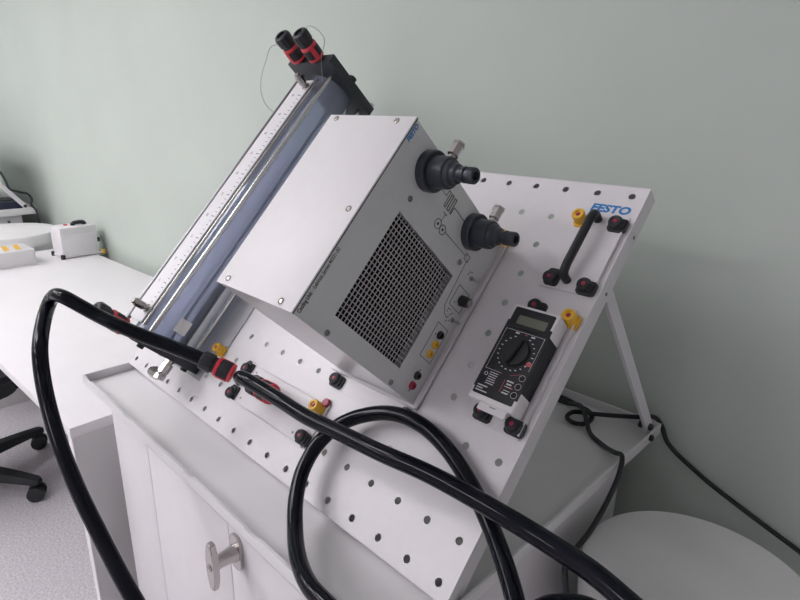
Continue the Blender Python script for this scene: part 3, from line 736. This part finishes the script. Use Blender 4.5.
bm = B(); add_box(bm, -.06, -.02, .160, .180, .055, .075, .004); obj('plug', bm, 'blackmatte', iA)
iB = thing('connection_box', 'low pale grey box with yellow stripes on top, at the far left on the desk', 'laboratory instrument', (-2.535, .208, DH + .0004), (0, 0, math.radians(2)))
bm = B(); add_box(bm, -.165, 0, -.42, 0, .003, .070, .004, 2); obj('housing', bm, 'panel', iB)
bm = B(); add_box(bm, -.170, .008, -.43, .012, 0, .003, .001, 1); obj('base_plate', bm, 'panel', iB)
for y in (-.045, -.090, -.150):
    bm = B(); add_prism(bm, [(-.145, y - .004), (-.145, y + .016), (-.030, y + .002), (-.030, y - .018)], (0, 0, .0700), U, V, NN, .0006); obj('stripe', bm, 'yellow', iB, smooth=0, label='yellow stripe')
bm = B(); add_box(bm, -.060, -.035, -.190, -.165, .070, .072); obj('stripe', bm, 'yellow', iB, label='yellow stripe')
bm = B(); add_lathe(bm, (-.10, -.195, .070), NN, [(0, .009), (.008, .008), (.009, .006)], 14); obj('push_button', bm, 'pink', iB)

# ------------------------------------------------------------------ far work station at the left edge
fc = world_thing('storage_cabinet', 'far white cabinet with tray top at the left edge of the photo', 'cabinet', -3.75, .10, -ZO)
bm = B(); add_box(bm, -4.22, -3.370, -.22, .355, -ZO + .04, -.047, .003); add_box(bm, -4.2, -3.385, -.20, .33, -ZO, -ZO + .04); obj('body', bm, 'cabinet', fc)
bm = B(); add_box(bm, -4.255, -3.340, -.26, .425, -.050, -.0315, .001)
for q in ((-4.255, -3.340, -.26, -.256), (-4.255, -3.340, .421, .425), (-4.255, -4.251, -.256, .421), (-3.348, -3.340, -.256, .421)): add_box(bm, *q, -.0315, -.014)
obj('tray', bm, 'tray', fc)
bm = B(); add_lathe(bm, (-3.370, .29, -.085), U, [(0, .008), (.004, .008), (.005, .005)], 12); obj('bolt', bm, 'darksteel', fc)
fy = -.157
fp = thing('perforated_work_surface', 'far tilted white panel standing in the far cabinet tray at the left edge', 'panel', (-3.80, fy, ZO), (A, 0, 0))
bm = B(); add_box(bm, -.445, .449, -.0165, .5745, -.0270, 0, .0008, 1); obj('panel_sheet', bm, 'panel', fp)
bm = B()
p0 = toP(.440, .545, -.020); p1 = toP(.440, .306, .283); d = (p1 - p0).normalized(); s = d.cross(U).normalized()
vs = [bm.verts.new(p + s * a_ + U * b_) for p in (p0, p1) for a_ in (-.0115, .0115) for b_ in (-.006, .002)]
for q in ((0, 1, 3, 2), (4, 6, 7, 5), (0, 4, 5, 1), (2, 3, 7, 6), (0, 2, 6, 4), (1, 5, 7, 3)): bm.faces.new([vs[i] for i in q])
st = obj('support_strut', bm, 'panel', fp, smooth=0)
bm = B(); add_lathe(bm, toP(.442, .534, -.005), U, [(0, .008), (.005, .008), (.006, .005)], 12); obj('bolt', bm, 'blackmatte', st)
fb = thing('apparatus_case', 'dark blue apparatus lying in the far tray under its strut', 'laboratory instrument', (-3.46, .20, -.0310 + ZO), (0, 0, 0))
bm = B(); add_box(bm, -.13, .06, .05, .175, 0, .050, .008, 2); obj('case', bm, 'farblue', fb)
bm = B(); add_box(bm, -.10, .03, .08, .15, .050, .057, .003, 1); obj('case_lid', bm, 'blackmatte', fb)
hose('power_cord', 'thin black cable draped over the far strut down to the far drum', 'power cord', HOSES['F'], .0060, mat='cord', seg=8)

# ------------------------------------------------------------------ office chair (mostly outside the frame)
hx, hy = -2.16, -.275
oc = world_thing('office_chair', 'black office chair with castors standing at the desk', 'chair', hx, hy, -ZO)
bm = B(); add_lathe(bm, (hx, hy, -ZO + .075), NN, [(0, .030), (.012, .036), (.055, .034), (.060, .028)], 24); obj('hub', bm, 'blackmatte', oc)
bm = B(); add_cyl(bm, (hx, hy, -ZO + .12), (hx, hy, -ZO + .42), .022); obj('gas_column', bm, 'black', oc)
a0 = math.atan2(-.065 - hy, -1.898 - hx)
for k in range(5):
    a = a0 + 2 * math.pi * k / 5; dx, dy = math.cos(a), math.sin(a); tx, ty = -dy, dx; Rr = .337
    bm = B(); secs = []
    for s_, w, z0, z1 in ((.02, .034, .082, .128), (.15, .030, .080, .118), (.28, .024, .074, .102), (.345, .020, .070, .092), (.358, .014, .072, .088)):
        secs.append([bm.verts.new((hx + dx * s_ + tx * b * w, hy + dy * s_ + ty * b * w, -ZO + z)) for b, z in ((-1, z0), (1, z0), (.75, z1), (-.75, z1))])
    for i in range(4):
        for j in range(4): bm.faces.new([secs[i][j], secs[i][(j + 1) % 4], secs[i + 1][(j + 1) % 4], secs[i + 1][j]])
    bm.faces.new(secs[0]); bm.faces.new(secs[-1])
    lg = obj('leg', bm, 'blackmatte', oc, smooth=40)
    cx, cy = hx + dx * Rr, hy + dy * Rr; ca = -.45 + .12 * k
    wx, wyv = math.cos(ca), math.sin(ca)
    bm = B()
    for sg in (-1, 1):
        pc = Vector((cx + wx * sg * .007, cy + wyv * sg * .007, -ZO + .030))
        add_lathe(bm, pc, Vector((wx * sg, wyv * sg, 0)), [(0, .029), (.004, .030), (.018, .029), (.021, .024)], 24)
    add_cyl(bm, (cx, cy, -ZO + .045), (cx, cy, -ZO + .075), .007, seg=12)
    obj('castor', bm, 'blackmatte', lg)
bm = B(); add_prism(bm, rrect(.56, .50, .11, 6, hx, hy), (0, 0, -ZO + .43), U, V, NN, .075)
bmesh.ops.bevel(bm, geom=[e for e in bm.edges if abs(e.verts[0].co.z - e.verts[1].co.z) < 1e-6], offset=.02, segments=3, affect='EDGES'); obj('seat', bm, 'blackmatte', oc)
bm = B(); add_box(bm, hx - .03, hx + .03, hy - .31, hy - .28, -ZO + .40, -ZO + .72, .008); add_box(bm, hx - .03, hx + .03, hy - .29, hy, -ZO + .40, -ZO + .43, .006); obj('back_bracket', bm, 'blackmatte', oc)
bm = B(); add_prism(bm, rrect(.44, .50, .10, 6, hx, .0), (0, hy - .285, -ZO + .84), U, NN, V, .05)
bmesh.ops.bevel(bm, geom=[e for e in bm.edges if abs(e.verts[0].co.y - e.verts[1].co.y) < 1e-6], offset=.015, segments=3, affect='EDGES'); obj('backrest', bm, 'blackmatte', oc)

# ------------------------------------------------------------------ camera
cam = bpy.data.cameras.new('camera'); co = bpy.data.objects.new('camera', cam); COL.objects.link(co)
cam.sensor_fit = 'HORIZONTAL'; cam.sensor_width = 36.0; cam.lens = 36.0 * 570.127 / 800.0
cam.clip_start = .02; cam.clip_end = 50
Rm = Matrix(CAM_R)                               # panel frame -> camera (x right, y down, z forward)
Rp = Matrix(((1, 0, 0), (0, CA, -SA), (0, SA, CA)))  # panel frame -> room
ax = Matrix([Rm[0], -Rm[1], -Rm[2]])             # rows: camera axes in panel frame, Blender convention
Mw = Rp @ ax.transposed()
co.matrix_world = Matrix.Translation(CAMW) @ Mw.to_4x4()
SC.camera = co

# ------------------------------------------------------------------ world and view
w = bpy.data.worlds.new('room_air'); SC.world = w; w.use_nodes = True
w.node_tree.nodes['Background'].inputs['Color'].default_value = (.9, .95, 1, 1)
w.node_tree.nodes['Background'].inputs['Strength'].default_value = 0.3
vs = SC.view_settings
vs.view_transform = 'Standard'; vs.look = 'None'; vs.gamma = 1.0; vs.use_curve_mapping = False
vs.exposure = 0.0
